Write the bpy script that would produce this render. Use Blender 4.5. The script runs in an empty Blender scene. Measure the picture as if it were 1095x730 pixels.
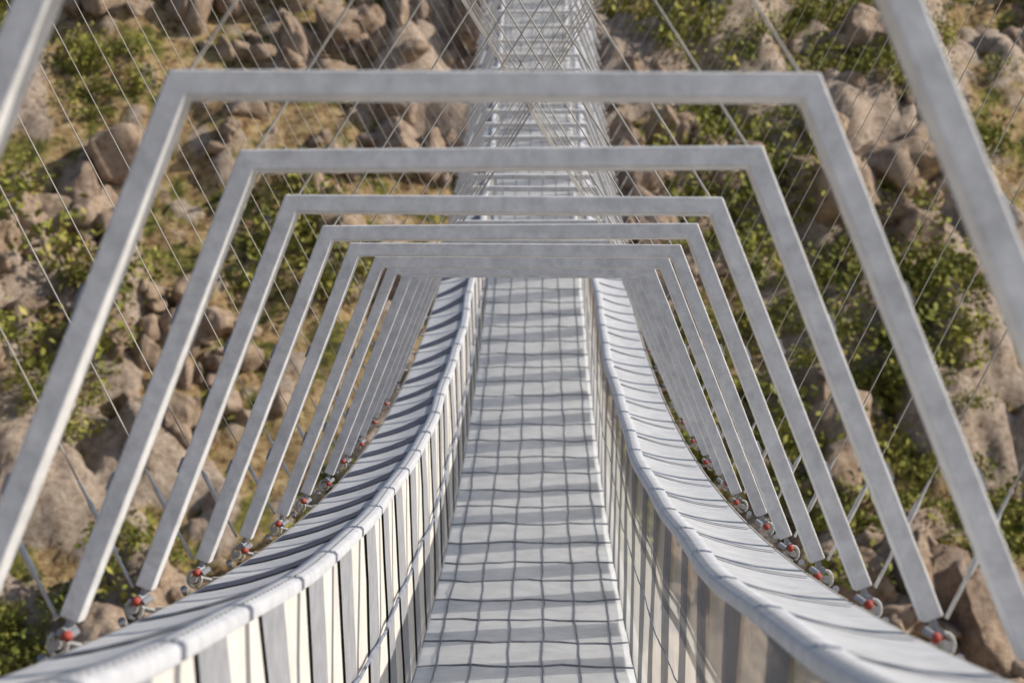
import bpy, math, random
import numpy as np
from mathutils import Vector
random.seed(4); rng=np.random.default_rng(7)
scn=bpy.context.scene
TH=math.radians(12.9); CT,ST=math.cos(TH),math.sin(TH)
# ------------------------------------------------------------ bridge path
def zp(d):
    if d<=46: return -.1218*d-1.38+.00724*d*d, -.1218+.01448*d
    m=-.1218+.01448*46
    return (-.1218*46-1.38+.00724*46*46)+m*(d-46), m
def P(x,h,d):
    """x lateral from centre line, h above deck (normal to deck), d distance along"""
    z,m=zp(d); n=math.sqrt(1+m*m)
    y=d-h*m/n; zz=z+h/n; xx=-.096+.0141*d+x
    return Vector((xx, y*CT+zz*ST, -y*ST+zz*CT))
# ------------------------------------------------------------ mesh helpers
class Acc:
    def __init__(s): s.v=[]; s.f=[]
    def box(s,p0,p1,a,b,side):
        d=(p1-p0).normalized(); u=side-d*side.dot(d); u.normalize(); w=d.cross(u)
        i=len(s.v)
        for p in (p0,p1):
            for su,sw in ((-1,-1),(1,-1),(1,1),(-1,1)):
                s.v.append(p+u*(a*.5*su)+w*(b*.5*sw))
        s.f+= [(i,i+1,i+2,i+3)[::-1],(i+4,i+5,i+6,i+7)]
        for k in range(4):
            j=(k+1)%4; s.f.append((i+k,i+j,i+4+j,i+4+k))
    def portal(s,pts,T,D,yax):
        """mitred frame: in-plane polyline with width T, depth D along yax"""
        n=len(pts); O=[];I=[]
        dirs=[(pts[k+1]-pts[k]).normalized() for k in range(n-1)]
        nr=[d.cross(yax).normalized() for d in dirs]
        for k in range(n):
            if k==0: q=nr[0]
            elif k==n-1: q=nr[-1]
            else:
                q=(nr[k-1]+nr[k]); q=q/ (q.dot(nr[k]))
            O.append(pts[k]+q*T/2); I.append(pts[k]-q*T/2)
        i=len(s.v)
        for k in range(n):
            s.v+=[O[k]-yax*D/2,I[k]-yax*D/2,I[k]+yax*D/2,O[k]+yax*D/2]
        for k in range(n-1):
            for q in range(4):
                q2=(q+1)%4; s.f.append((i+4*k+q,i+4*k+q2,i+4*k+4+q2,i+4*k+4+q))
        s.f.append((i,i+1,i+2,i+3)[::-1]); e=i+4*(n-1); s.f.append((e,e+1,e+2,e+3))
    def tube(s,pts,r,n=6,cap=True):
        i=len(s.v); m=len(pts)
        for k,p in enumerate(pts):
            t=(pts[min(k+1,m-1)]-pts[max(k-1,0)]).normalized()
            ref=Vector((1,0,0)) if abs(t.x)<.9 else Vector((0,0,1))
            u=(ref-t*ref.dot(t)).normalized(); w=t.cross(u)
            rr=r[k] if isinstance(r,(list,tuple)) else r
            for q in range(n):
                a=2*math.pi*q/n
                s.v.append(p+u*(rr*math.cos(a))+w*(rr*math.sin(a)))
        for k in range(m-1):
            for q in range(n):
                q2=(q+1)%n
                s.f.append((i+k*n+q,i+k*n+q2,i+(k+1)*n+q2,i+(k+1)*n+q))
        if cap:
            s.f.append(tuple(i+q for q in range(n))[::-1]); s.f.append(tuple(i+(m-1)*n+q for q in range(n)))
    def ribbon(s,rows):
        i=len(s.v); n=len(rows[0])
        for r in rows: s.v+=r
        for k in range(len(rows)-1):
            for q in range(n-1):
                s.f.append((i+k*n+q,i+k*n+q+1,i+(k+1)*n+q+1,i+(k+1)*n+q))
    def obj(s,name,mat,parent=None,smooth=False,bevel=0):
        me=bpy.data.meshes.new(name); me.from_pydata([tuple(v) for v in s.v],[],s.f); me.update()
        if smooth: me.shade_smooth()
        o=bpy.data.objects.new(name,me); scn.collection.objects.link(o)
        me.materials.append(mat)
        if parent: o.parent=parent
        if bevel:
            b=o.modifiers.new('bev','BEVEL'); b.width=bevel; b.segments=2
        return o
def npmesh(name,V,F,mat,smooth=True,attr=None):
    me=bpy.data.meshes.new(name); k=F.shape[1]
    me.vertices.add(len(V)); me.vertices.foreach_set('co',V.astype(np.float32).ravel())
    me.loops.add(F.size); me.loops.foreach_set('vertex_index',F.astype(np.int32).ravel())
    me.polygons.add(len(F)); me.polygons.foreach_set('loop_start',(np.arange(len(F))*k).astype(np.int32))
    me.update(calc_edges=True); me.validate()
    if attr is not None:
        a=me.attributes.new('rock','FLOAT','POINT'); a.data.foreach_set('value',attr.astype(np.float32).ravel())
    if smooth: me.shade_smooth()
    o=bpy.data.objects.new(name,me); scn.collection.objects.link(o); me.materials.append(mat); return o
# ------------------------------------------------------------ materials
def newmat(name):
    m=bpy.data.materials.new(name); m.use_nodes=True; nt=m.node_tree; b=nt.nodes['Principled BSDF']; b.inputs['Specular IOR Level'].default_value=.3; return m,nt,b
def noise(nt,scale,detail=4,rough=.55):
    n=nt.nodes.new('ShaderNodeTexNoise'); n.inputs['Scale'].default_value=scale; n.inputs['Detail'].default_value=detail; n.inputs['Roughness'].default_value=rough
    g=nt.nodes.new('ShaderNodeNewGeometry'); nt.links.new(g.outputs['Position'],n.inputs['Vector']); return n
def ramp(nt,src,stops):
    r=nt.nodes.new('ShaderNodeValToRGB'); e=r.color_ramp.elements
    while len(e)<len(stops): e.new(.5)
    for q,(p,c) in enumerate(stops):
        e[q].position=p; e[q].color=(*c,1) if len(c)==3 else c
    nt.links.new(src,r.inputs['Fac']); return r
def bump(nt,b,src,strength,dist):
    bp=nt.nodes.new('ShaderNodeBump'); bp.inputs['Strength'].default_value=strength; bp.inputs['Distance'].default_value=dist
    nt.links.new(src,bp.inputs['Height']); nt.links.new(bp.outputs['Normal'],b.inputs['Normal']); return bp
def steel(name,c1,c2,scale=9,rough=.5,metal=.0,bp=True):
    m,nt,b=newmat(name); n=noise(nt,scale,5,.7)
    r=ramp(nt,n.outputs['Fac'],[(.32,c1),(.68,c2)]); nt.links.new(r.outputs['Color'],b.inputs['Base Color'])
    b.inputs['Roughness'].default_value=rough; b.inputs['Metallic'].default_value=metal
    if bp: bump(nt,b,noise(nt,60,2).outputs['Fac'],.2,.002)
    return m
M_frame=steel('galvanised_steel',(.54,.53,.51),(.78,.765,.74),16,.40)
M_dark=steel('deck_wire',(.17,.18,.22),(.28,.29,.33),20,.6,0,False)
M_mid=steel('rail_shadow_tone',(.14,.16,.22),(.28,.31,.38),14,.6,0,False)  # blue-grey of a handrail shadow, carried by an added cable
M_zinc_shadow=steel('zinc_and_shadow_slat',(.23,.235,.25),(.34,.345,.36),10,.6,0,False)  # zinc for beams and lugs, shadow-stripe grey for the left wall slats
M_band=steel('shadow_band',(.03,.037,.065),(.08,.09,.13),10,.6,0,False)  # navy of the frame shadows, put into the bands' colour
M_cable=steel('cable_steel',(.25,.23,.20),(.42,.39,.34),5,.5,0,False)
M_white=steel('turnbuckle_zinc',(.40,.39,.37),(.62,.61,.58),30,.35,.2,False)
M_red,nt,b=newmat('red_cap'); b.inputs['Base Color'].default_value=(.36,.07,.05,1); b.inputs['Roughness'].default_value=.7
def meshmat(name,col1,col2,transp,trans_w=.4,scale=6,bs=.3):
    m,nt,b=newmat(name); n=noise(nt,scale,5,.65)
    r=ramp(nt,n.outputs['Fac'],[(.3,col1),(.7,col2)]); nt.links.new(r.outputs['Color'],b.inputs['Base Color'])
    b.inputs['Roughness'].default_value=.7
    out=b.outputs[0]
    if trans_w>0:
        tl=nt.nodes.new('ShaderNodeBsdfTranslucent'); nt.links.new(r.outputs['Color'],tl.inputs['Color'])
        mx=nt.nodes.new('ShaderNodeMixShader'); mx.inputs[0].default_value=trans_w
        nt.links.new(b.outputs[0],mx.inputs[1]); nt.links.new(tl.outputs[0],mx.inputs[2]); out=mx.outputs[0]
    if transp>0:
        tr=nt.nodes.new('ShaderNodeBsdfTransparent'); m2=nt.nodes.new('ShaderNodeMixShader'); m2.inputs[0].default_value=transp
        nt.links.new(out,m2.inputs[1]); nt.links.new(tr.outputs[0],m2.inputs[2]); out=m2.outputs[0]
    nt.links.new(out,nt.nodes['Material Output'].inputs['Surface'])
    bump(nt,b,noise(nt,45,2).outputs['Fac'],bs,.004)
    return m
M_deck=meshmat('deck_mesh_sheet',(.60,.61,.61),(.80,.80,.79),0,0,5)
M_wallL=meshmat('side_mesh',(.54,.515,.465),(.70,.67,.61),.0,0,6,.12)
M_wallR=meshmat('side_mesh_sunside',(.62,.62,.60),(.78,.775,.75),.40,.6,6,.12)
M_shadowR=meshmat('shadow_slat_right',(.055,.065,.09),(.12,.13,.16),.20,.05,6,.12)  # dark tone of the shadow stripes on the right wall
M_strip=meshmat('outer_mesh',(.42,.425,.43),(.58,.58,.58),0,0,9,.12)
M_rail=meshmat('rail_cover',(.40,.41,.43),(.54,.545,.56),0,0,12,.06)

bridge=bpy.data.objects.new('suspension_footbridge',None); scn.collection.objects.link(bridge)
X=Vector((1,0,0))
DMAX=150
def frange(a,b,s):
    k=int(round((b-a)/s)); return [a+s*i for i in range(k+1)]
ds=frange(-6,48,.1)+frange(49,DMAX,1.0)
def jit(d,k=0): return math.sin(d*1.7+k)*.5+math.sin(d*4.1+k*2.3)*.3+math.sin(d*9.7+k)*.2
def jits(d,k=0): return math.sin(d*1.1+k)*.6+math.sin(d*2.3+k*2.3)*.4
HW=.6
A=Acc(); A.ribbon([[P(x,.006*jit(d,x*5),d) for x in (-HW,-.4,-.2,0,.2,.4,HW)] for d in ds]); A.obj('deck_mesh',M_deck,bridge,True)
A=Acc()
for i in range(6):
    x=-HW+.1+.2*i
    pts=[P(x+.010*jit(d*1.3,i*3.1),.005+.006*jit(d,x*5),d) for d in frange(-6,48,.1)]
    A.tube(pts,.0045,4)
d=-5.8
while d<48:
    pts=[P(x,.005+.006*jit(d,x*5),d+.05*jit(x*6,d)) for x in np.linspace(-HW,HW,13)]
    A.tube(pts,.0060,4); d+=.66+.06*random.uniform(-1,1)
A.obj('deck_wires',M_dark,bridge)
A=Acc()
for sx in (-1,1): A.tube([P(sx*(HW+.03),-.03,d) for d in ds],.035,8)
A.obj('deck_edge_beams',M_zinc_shadow,bridge,True)
HR=1.18
def railx(d,sx): return HW+.013*jits(d,sx*4)
def railh(d,sx): return HR+.009*jits(d*.9,sx*7)
def wallx(t,e,sx): return HW+(railx(e,sx)-HW)*t+.008*math.sin(t*3.1)*jits(e*1.5,t*3)
TS=(0,.2,.4,.6,.8,1)
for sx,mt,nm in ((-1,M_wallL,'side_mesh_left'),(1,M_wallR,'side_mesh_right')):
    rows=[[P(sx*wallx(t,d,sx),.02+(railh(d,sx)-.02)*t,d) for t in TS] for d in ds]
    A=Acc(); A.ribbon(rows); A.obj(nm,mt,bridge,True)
A=Acc()
for sx in (-1,1):
    tt=.56
    A.tube([P(sx*(wallx(tt,d,sx)-.024),railh(d,sx)*tt+.014*jit(d*1.6,1),d) for d in frange(-6,48,.1)],.008 if sx<0 else .003,6)
A.obj('rail_shadow_cable',M_mid,bridge,True)  # added cables; the left one draws the handrail's shadow line on its wall
A=Acc(); ST_=Acc()
prof=[(-.012,-.03),(-.012,-.004),(-.004,.005),(.03,.008),(.058,.003),(.064,-.014)]
for sx in (-1,1):
    A.ribbon([[P(sx*(railx(d,sx)+a),railh(d,sx)+h,d) for a,h in prof] for d in ds])
    for d in frange(-2,30,.07):
        p0=P(sx*(railx(d,sx)+.012),railh(d,sx)+.0095,d); p1=P(sx*(railx(d,sx)+.014),railh(d,sx)+.0095,d+.035)
        ST_.box(p0,p1,.005,.003,X)
A.obj('handrails',M_rail,bridge,True); ST_.obj('handrail_lacing',M_white,bridge)
OHL,OHR=1.11,1.125
def stripP(t,d,sx,dh=0):
    rx,rh=railx(d,sx)+.058,railh(d,sx)-.006
    oh=OHL if sx<0 else OHR
    return P(sx*(rx+(.95-rx)*t),rh+(oh-rh)*t-.012*math.sin(math.pi*t)+dh,d)
A=Acc()
for sx in (-1,1): A.ribbon([[stripP(t,d,sx) for t in (0,.25,.5,.75,1)] for d in ds])
A.obj('outer_side_mesh',M_strip,bridge,True)
A=Acc()
for d in frange(-5,60,1.0):
    for sx in (-1,1):
        wd,ln=(.42,.5) if sx<0 else (.05,.2)
        if sx<0 and d<6.5: wd=.16
        rows=[]
        for k in range(5):
            t=(0.01,.25,.5,.75,.97)[k]; dd=d-ln*t
            rows.append([stripP(t,dd+wd*(u-.5)*(1-.45*t),sx,.006) for u in (0,.25,.5,.75,1)])
        A.ribbon(rows)
A.obj('shadow_streak_bands',M_band,bridge)  # added dark bands standing in for shadow streaks across the outer mesh
A=Acc()
for sx in (-1,1):
    oh=OHL if sx<0 else OHR
    A.tube([P(sx*.96,oh-.012,d) for d in ds],.010,6)
    A.tube([P(sx*.93,1.02,d) for d in ds],.02,6)
A.obj('carrying_cables',M_cable,bridge,True)
FR=Acc(); CL=Acc(); RD=Acc(); WH=Acc(); PO=Acc(); PR=Acc(); HG=Acc()
BW=1.01; TW=.6; HB=1.16; T=.049
HTT={0:2.235,1:2.24,2:2.243,3:2.238,4:2.24,5:2.232,6:2.22,7:2.205}
def cableP(sx,d,off): return P(sx*12.3,23,d+off)
for n_ in range(-8,60):
    dn=n_+3.1; HT=HTT.get(n_,2.235 if n_<0 else 2.19)
    m=zp(dn)[1]; d=dn+m*1.7+random.uniform(-.02,.02)
    jx=random.uniform(-.012,.012); jh=random.uniform(-.005,.005)
    tl,tr=P(-TW+jx,HT+jh,d),P(TW+jx,HT-jh,d); bl,br=P(-BW+jx,HB,d),P(BW+jx,HB,d)
    yax=(P(0,0,d+.5)-P(0,0,d-.5)).normalized(); up=(P(0,1,d)-P(0,0,d)).normalized()
    FR.portal([bl,tl,tr,br],T,.075,yax)
    for t,bt,sx in ((tl,bl,-1),(tr,br,1)):
        dr=(bt-t).normalized()
        for q in (.36,.70):
            p=t+(bt-t)*(q+random.uniform(-.02,.02)); nrm=X*sx
            CL.box(p+nrm*(T*.5)-dr*.022,p+nrm*(T*.5)+dr*.022,.02,.05,X)
        CL.box(bt-dr*.02,bt+dr*.045,.012,.06,X)
        CL.tube([bt+dr*.03-yax*.06,bt+dr*.03+yax*.06],.011,8)
        c=bt+dr*.06
        ring=[c+X*(.022*math.cos(a))+up*(.027*math.sin(a))-yax*.05 for a in np.linspace(0,2*math.pi,13)]
        WH.tube(ring,.006,6)
        edge=P(sx*.945+jx,1.085,d)
        WH.tube([c,edge],.009,6)
        WH.box(edge-X*.03-yax*.03,edge+X*.03-yax*.03,.03,.045,yax)
        WH.tube([c-yax*.09,c-yax*.05],.012,8)
        CL.tube([c-up*.03-yax*.08+X*sx*.03,c-up*.05-yax*.03+X*sx*.03],.012,8)
        CL.tube([c+up*.02-yax*.09-X*sx*.03,c+up*.035-yax*.07-X*sx*.05],.010,8)
        rp=c+up*random.uniform(.01,.035)-yax*.10-X*sx*random.uniform(-.005,.03)
        RD.tube([rp-X*.004,rp+yax*.010-X*sx*.006,rp+yax*.022],[.009,.0145,.007],8)
        top=cableP(sx,d,-.9); hv=(top-bt).normalized()
        s0=bt+X*sx*.035
        WH.tube([s0,s0+hv*.1,s0+hv*.12,s0+hv*.26,s0+hv*.28,s0+hv*.34],[.005,.005,.009,.009,.005,.004],8)
        HG.tube([s0+hv*.33,top],.0027,5)
        top=cableP(-sx,d,1.2)
        HG.tube([t,top],.0034,5)
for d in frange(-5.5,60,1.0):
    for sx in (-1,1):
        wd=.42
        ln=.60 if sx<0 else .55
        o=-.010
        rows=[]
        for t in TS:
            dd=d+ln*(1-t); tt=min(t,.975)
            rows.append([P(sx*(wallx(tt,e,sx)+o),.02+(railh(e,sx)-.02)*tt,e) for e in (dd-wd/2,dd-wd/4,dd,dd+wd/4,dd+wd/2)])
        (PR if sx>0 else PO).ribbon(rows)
FR.obj('portal_frames',M_frame,bridge,bevel=.004)
CL.obj('frame_lugs',M_zinc_shadow,bridge); RD.obj('red_caps',M_red,bridge,True); WH.obj('turnbuckles',M_white,bridge)
PO.obj('shadow_slats_left',M_zinc_shadow,bridge); PR.obj('shadow_slats_right',M_shadowR,bridge)  # added slats in place of cast shadow stripes on both walls
for sx in (-1,1): HG.tube([cableP(sx,d,0) for d in frange(-8,DMAX,4)],.04,8)
HG.obj('hanger_cables',M_cable,bridge)

# ------------------------------------------------------------ terrain
def hsh(ix,iy,s):
    h=(ix.astype(np.int64)*374761393+iy.astype(np.int64)*668265263+s*974634777)&0xffffffff
    h=((h^(h>>13))*1274126177)&0xffffffff; h=(h^(h>>16))&0xffffffff
    return h/4294967295.0
def vn(x,y,s):
    ix,iy=np.floor(x),np.floor(y); fx,fy=x-ix,y-iy; fx=fx*fx*(3-2*fx); fy=fy*fy*(3-2*fy)
    a=hsh(ix,iy,s);b=hsh(ix+1,iy,s);c=hsh(ix,iy+1,s);d=hsh(ix+1,iy+1,s)
    return (a*(1-fx)+b*fx)*(1-fy)+(c*(1-fx)+d*fx)*fy
def fbm(x,y,s,o=5):
    r=0;a=.5
    for k in range(o): r=r+a*(vn(x*2**k,y*2**k,s+k)-.5); a*=.5
    return r
def dome(x,y,size,s,thr):
    x=x/size+fbm(x/size,y/size,s+50,3)*.8; y=y/size+fbm(x/size+9,y/size,s+60,3)*.8
    ix,iy=np.floor(x),np.floor(y); best=np.zeros_like(x)
    for dx in (-1,0,1):
        for dy in (-1,0,1):
            cx,cy=ix+dx,iy+dy
            px=cx+hsh(cx,cy,s);py=cy+hsh(cx,cy,s+1); r=.3+.45*hsh(cx,cy,s+2); on=hsh(cx,cy,s+3)<thr
            q=1-((x-px)**2+(y-py)**2)/(r*r)
            best=np.maximum(best,np.where(on,np.sqrt(np.clip(q,0,1))*r,0))
    return best*size
SL=.68
def height(x,y,full=False):
    b=np.where(y>50,-46+SL*(np.minimum(y,200)-50)+.12*np.maximum(y-200,0),np.where(y<10,-46+.8*np.minimum(10-y,90),-46))
    b=b-.2*np.clip(x,-80,80)
    h=b+fbm(x/26,y/26,3,4)*7+fbm(x/7,y/7,11,4)*3.2
    patch=np.clip((fbm(x/9,y/9,21,3)+.10)*6,0,1)
    d1=(dome(x,y,3.6,31,.75)*.85+dome(x,y,1.8,41,.7)*.65)*patch; d2=dome(x,y,1.0,45,.45)*.5
    h=h+d1+d2+fbm(x/1.2,y/1.2,70,3)*.55
    return (h,np.clip(d1*1.6+d2*1.6,0,1)) if full else h
def axis(segs):
    out=[]
    for a,b,s in segs: out+=list(np.arange(a,b,s))
    return np.array(out+[segs[-1][1]])
xs=axis([(-1500,-200,100),(-200,-48,4),(-48,48,.26),(48,200,4),(200,1500,100)])
ys=axis([(-800,-100,50),(-100,58,3),(58,134,.26),(134,200,2.5),(200,2500,100)])
GX,GY=np.meshgrid(xs,ys); GZ,RK=height(GX,GY,True)
V=np.stack([GX,GY,GZ],-1).reshape(-1,3); nx=len(xs)
I=np.arange(len(ys)-1)[:,None]*nx+np.arange(nx-1)[None,:]; I=I.ravel()
F=np.stack([I,I+1,I+1+nx,I+nx],-1)
ROCK=[(.31,(.11,.075,.052)),(.42,(.38,.285,.21)),(.56,(.60,.48,.37)),(.75,(.74,.63,.51))]
mg,nt,b=newmat('hillside_ground')
n1=noise(nt,.5,6,.7); n2=noise(nt,2.2,7,.78)
soil=ramp(nt,n2.outputs['Fac'],[(.36,(.08,.045,.02)),(.45,(.30,.185,.085)),(.54,(.53,.375,.18)),(.66,(.66,.52,.31))])
grn=ramp(nt,n2.outputs['Fac'],[(.38,(.035,.04,.010)),(.5,(.16,.155,.028)),(.62,(.40,.34,.09))])
rk=ramp(nt,n2.outputs['Fac'],ROCK)
f=ramp(nt,n1.outputs['Fac'],[(.50,(0,0,0)),(.57,(1,1,1))])
mx=nt.nodes.new('ShaderNodeMix'); mx.data_type='RGBA'; nt.links.new(f.outputs['Color'],mx.inputs[0]); nt.links.new(soil.outputs[0],mx.inputs[6]); nt.links.new(grn.outputs[0],mx.inputs[7])
at=nt.nodes.new('ShaderNodeAttribute'); at.attribute_name='rock'
f2=ramp(nt,at.outputs['Fac'],[(.25,(0,0,0)),(.5,(1,1,1))])
mx2=nt.nodes.new('ShaderNodeMix'); mx2.data_type='RGBA'; nt.links.new(f2.outputs['Color'],mx2.inputs[0]); nt.links.new(mx.outputs[2],mx2.inputs[6]); nt.links.new(rk.outputs[0],mx2.inputs[7])
nt.links.new(mx2.outputs[2],b.inputs['Base Color']); b.inputs['Roughness'].default_value=.95
bump(nt,b,n2.outputs['Fac'],1,.4)
npmesh('hillside_terrain',V,F,mg,True,RK)
import bmesh
def ico(sub):
    bm=bmesh.new(); bmesh.ops.create_icosphere(bm,subdivisions=sub,radius=1)
    v=np.array([x.co[:] for x in bm.verts]); f=np.array([[q.index for q in p.verts] for p in bm.faces]); bm.free(); return v,f
def mkprotos(sub):
    iv,f=ico(sub); out=[]
    for k in range(14):
        g=np.random.default_rng(100+k); v=iv.copy()
        for _ in range(13):
            n=g.normal(size=3); n/=np.linalg.norm(n); c=g.uniform(.45,.82)
            dd=v@n; v=v-np.outer(np.clip(dd-c,0,None)*.94,n)
        r=1+fbm(v[:,0]*3+k*9+v[:,2],v[:,1]*3-v[:,2]*1.7,k*7,4)*.45
        out.append(v*r[:,None]*1.2)
    return out,f
pA,fA=mkprotos(4); pB,fB=mkprotos(3)
VV=[];FF=[];off=0
N=6500
bx=rng.uniform(-44,44,N); by=rng.uniform(60,130,N)
cl=fbm(bx/6,by/6,99,3); kp=cl>.0; bx,by,cl=bx[kp],by[kp],cl[kp]; N=len(bx)
bs=np.clip(np.exp(rng.normal(-.62,.58,N)),.2,1.9)*np.clip(.7+cl*2.8,.5,1.35)
bz=height(bx,by)
for i in range(N):
    big=bs[i]>.9; pr,fc=(pA,fA) if big else (pB,fB)
    v=pr[rng.integers(14)]*np.array([rng.uniform(.7,1.3),rng.uniform(.7,1.2),rng.uniform(.6,1.5)])*bs[i]
    a=rng.uniform(0,6.28); c,s=math.cos(a),math.sin(a); t=rng.uniform(-.5,.5); c2,s2=math.cos(t),math.sin(t)
    v=v@np.array([[c,-s,0],[s,c,0],[0,0,1]])@np.array([[1,0,0],[0,c2,-s2],[0,s2,c2]])
    VV.append(v+np.array([bx[i],by[i],bz[i]+.2*bs[i]])); FF.append(fc+off); off+=len(v)
mr,nt,b=newmat('granite')
n1=noise(nt,1.3,7,.78); r1=ramp(nt,n1.outputs['Fac'],ROCK)
n2=noise(nt,.25,2); r2=ramp(nt,n2.outputs['Fac'],[(.35,(.84,.79,.76)),(.65,(1.0,.93,.84))])
mx=nt.nodes.new('ShaderNodeMix'); mx.data_type='RGBA'; mx.blend_type='MULTIPLY'; mx.inputs[0].default_value=1
nt.links.new(r1.outputs[0],mx.inputs[6]); nt.links.new(r2.outputs[0],mx.inputs[7]); nt.links.new(mx.outputs[2],b.inputs['Base Color']); b.inputs['Roughness'].default_value=.9
bump(nt,b,n1.outputs['Fac'],1,.5)
npmesh('granite_boulders',np.concatenate(VV),np.concatenate(FF),mr)
def leafproto(n,k):
    g=np.random.default_rng(k)
    lob=g.normal(size=(6,3))*[.5,.5,.25]+[0,0,.45]
    c=lob[g.integers(6,size=n)]+g.normal(size=(n,3))*.27; c[:,2]=np.abs(c[:,2])
    u=g.normal(size=(n,3)); u/=np.linalg.norm(u,axis=1)[:,None]; w=np.cross(u,g.normal(size=(n,3))); w/=np.linalg.norm(w,axis=1)[:,None]
    s=g.uniform(.06,.15,n)[:,None]
    q=np.stack([c-u*s,c+w*s*.6,c+u*s,c-w*s*.6],1)
    return q.reshape(-1,3)
NL=140
lp=[leafproto(NL,k) for k in range(8)]
M=10500
sx_=rng.uniform(-44,44,M); sy_=rng.uniform(60,130,M)
dens=fbm(sx_/4.5,sy_/4.5,123,4)+.20*np.exp(-((sx_-.11*sy_-1)/7)**2)*(sy_>82)-.12*fbm(sx_/6,sy_/6,99,3)
keep=dens>np.quantile(dens,.71); sx_,sy_=sx_[keep],sy_[keep]; sz_=height(sx_,sy_)
q=np.arange(NL*4).reshape(-1,4); VV=[];FF=[];off=0
for i in range(len(sx_)):
    s=float(np.clip(np.exp(rng.normal(-.45,.5)),.25,1.9)); a=rng.uniform(0,6.28); c,s_=math.cos(a),math.sin(a)
    v=lp[i%8]*s; v=v@np.array([[c,-s_,0],[s_,c,0],[0,0,1]])
    VV.append(v+np.array([sx_[i],sy_[i],sz_[i]+.15])); FF.append(q+off); off+=NL*4
ms,nt,b=newmat('shrub_foliage')
n1=noise(nt,.6,5,.75); r1=ramp(nt,n1.outputs['Fac'],[(.3,(.06,.08,.015)),(.46,(.17,.18,.03)),(.56,(.28,.27,.05)),(.68,(.46,.36,.12))])
nt.links.new(r1.outputs[0],b.inputs['Base Color']); b.inputs['Roughness'].default_value=.8
npmesh('shrubs',np.concatenate(VV),np.concatenate(FF),ms,False)

# ------------------------------------------------------------ light, sky
ts=Vector((1,.10,.60)).normalized()
el=math.asin(ts.z); az=math.atan2(ts.x,ts.y)
w=bpy.data.worlds.new('World'); scn.world=w; w.use_nodes=True; nt=w.node_tree
sky=nt.nodes.new('ShaderNodeTexSky'); sky.sky_type='NISHITA'; sky.sun_disc=False; sky.sun_elevation=el; sky.sun_rotation=az
nt.links.new(sky.outputs[0],nt.nodes['Background'].inputs[0]); nt.nodes['Background'].inputs[1].default_value=.14
L=bpy.data.lights.new('sun','SUN'); L.energy=5; L.angle=math.radians(.5); L.color=(1,.93,.84)
lo=bpy.data.objects.new('sun',L); scn.collection.objects.link(lo); lo.rotation_euler=(-ts).to_track_quat('-Z','Y').to_euler()
# ------------------------------------------------------------ camera
c=bpy.data.cameras.new('camera'); co=bpy.data.objects.new('camera',c); scn.collection.objects.link(co)
co.location=(0,0,0); co.rotation_euler=(math.radians(90)-TH,0,0)
c.sensor_width=36; c.lens=75.9; c.clip_start=.05; c.clip_end=5000
c.dof.use_dof=True; c.dof.focus_distance=9.5; c.dof.aperture_fstop=4.2
scn.camera=co
scn.view_settings.view_transform='Standard'; scn.view_settings.look='None'; scn.view_settings.exposure=0
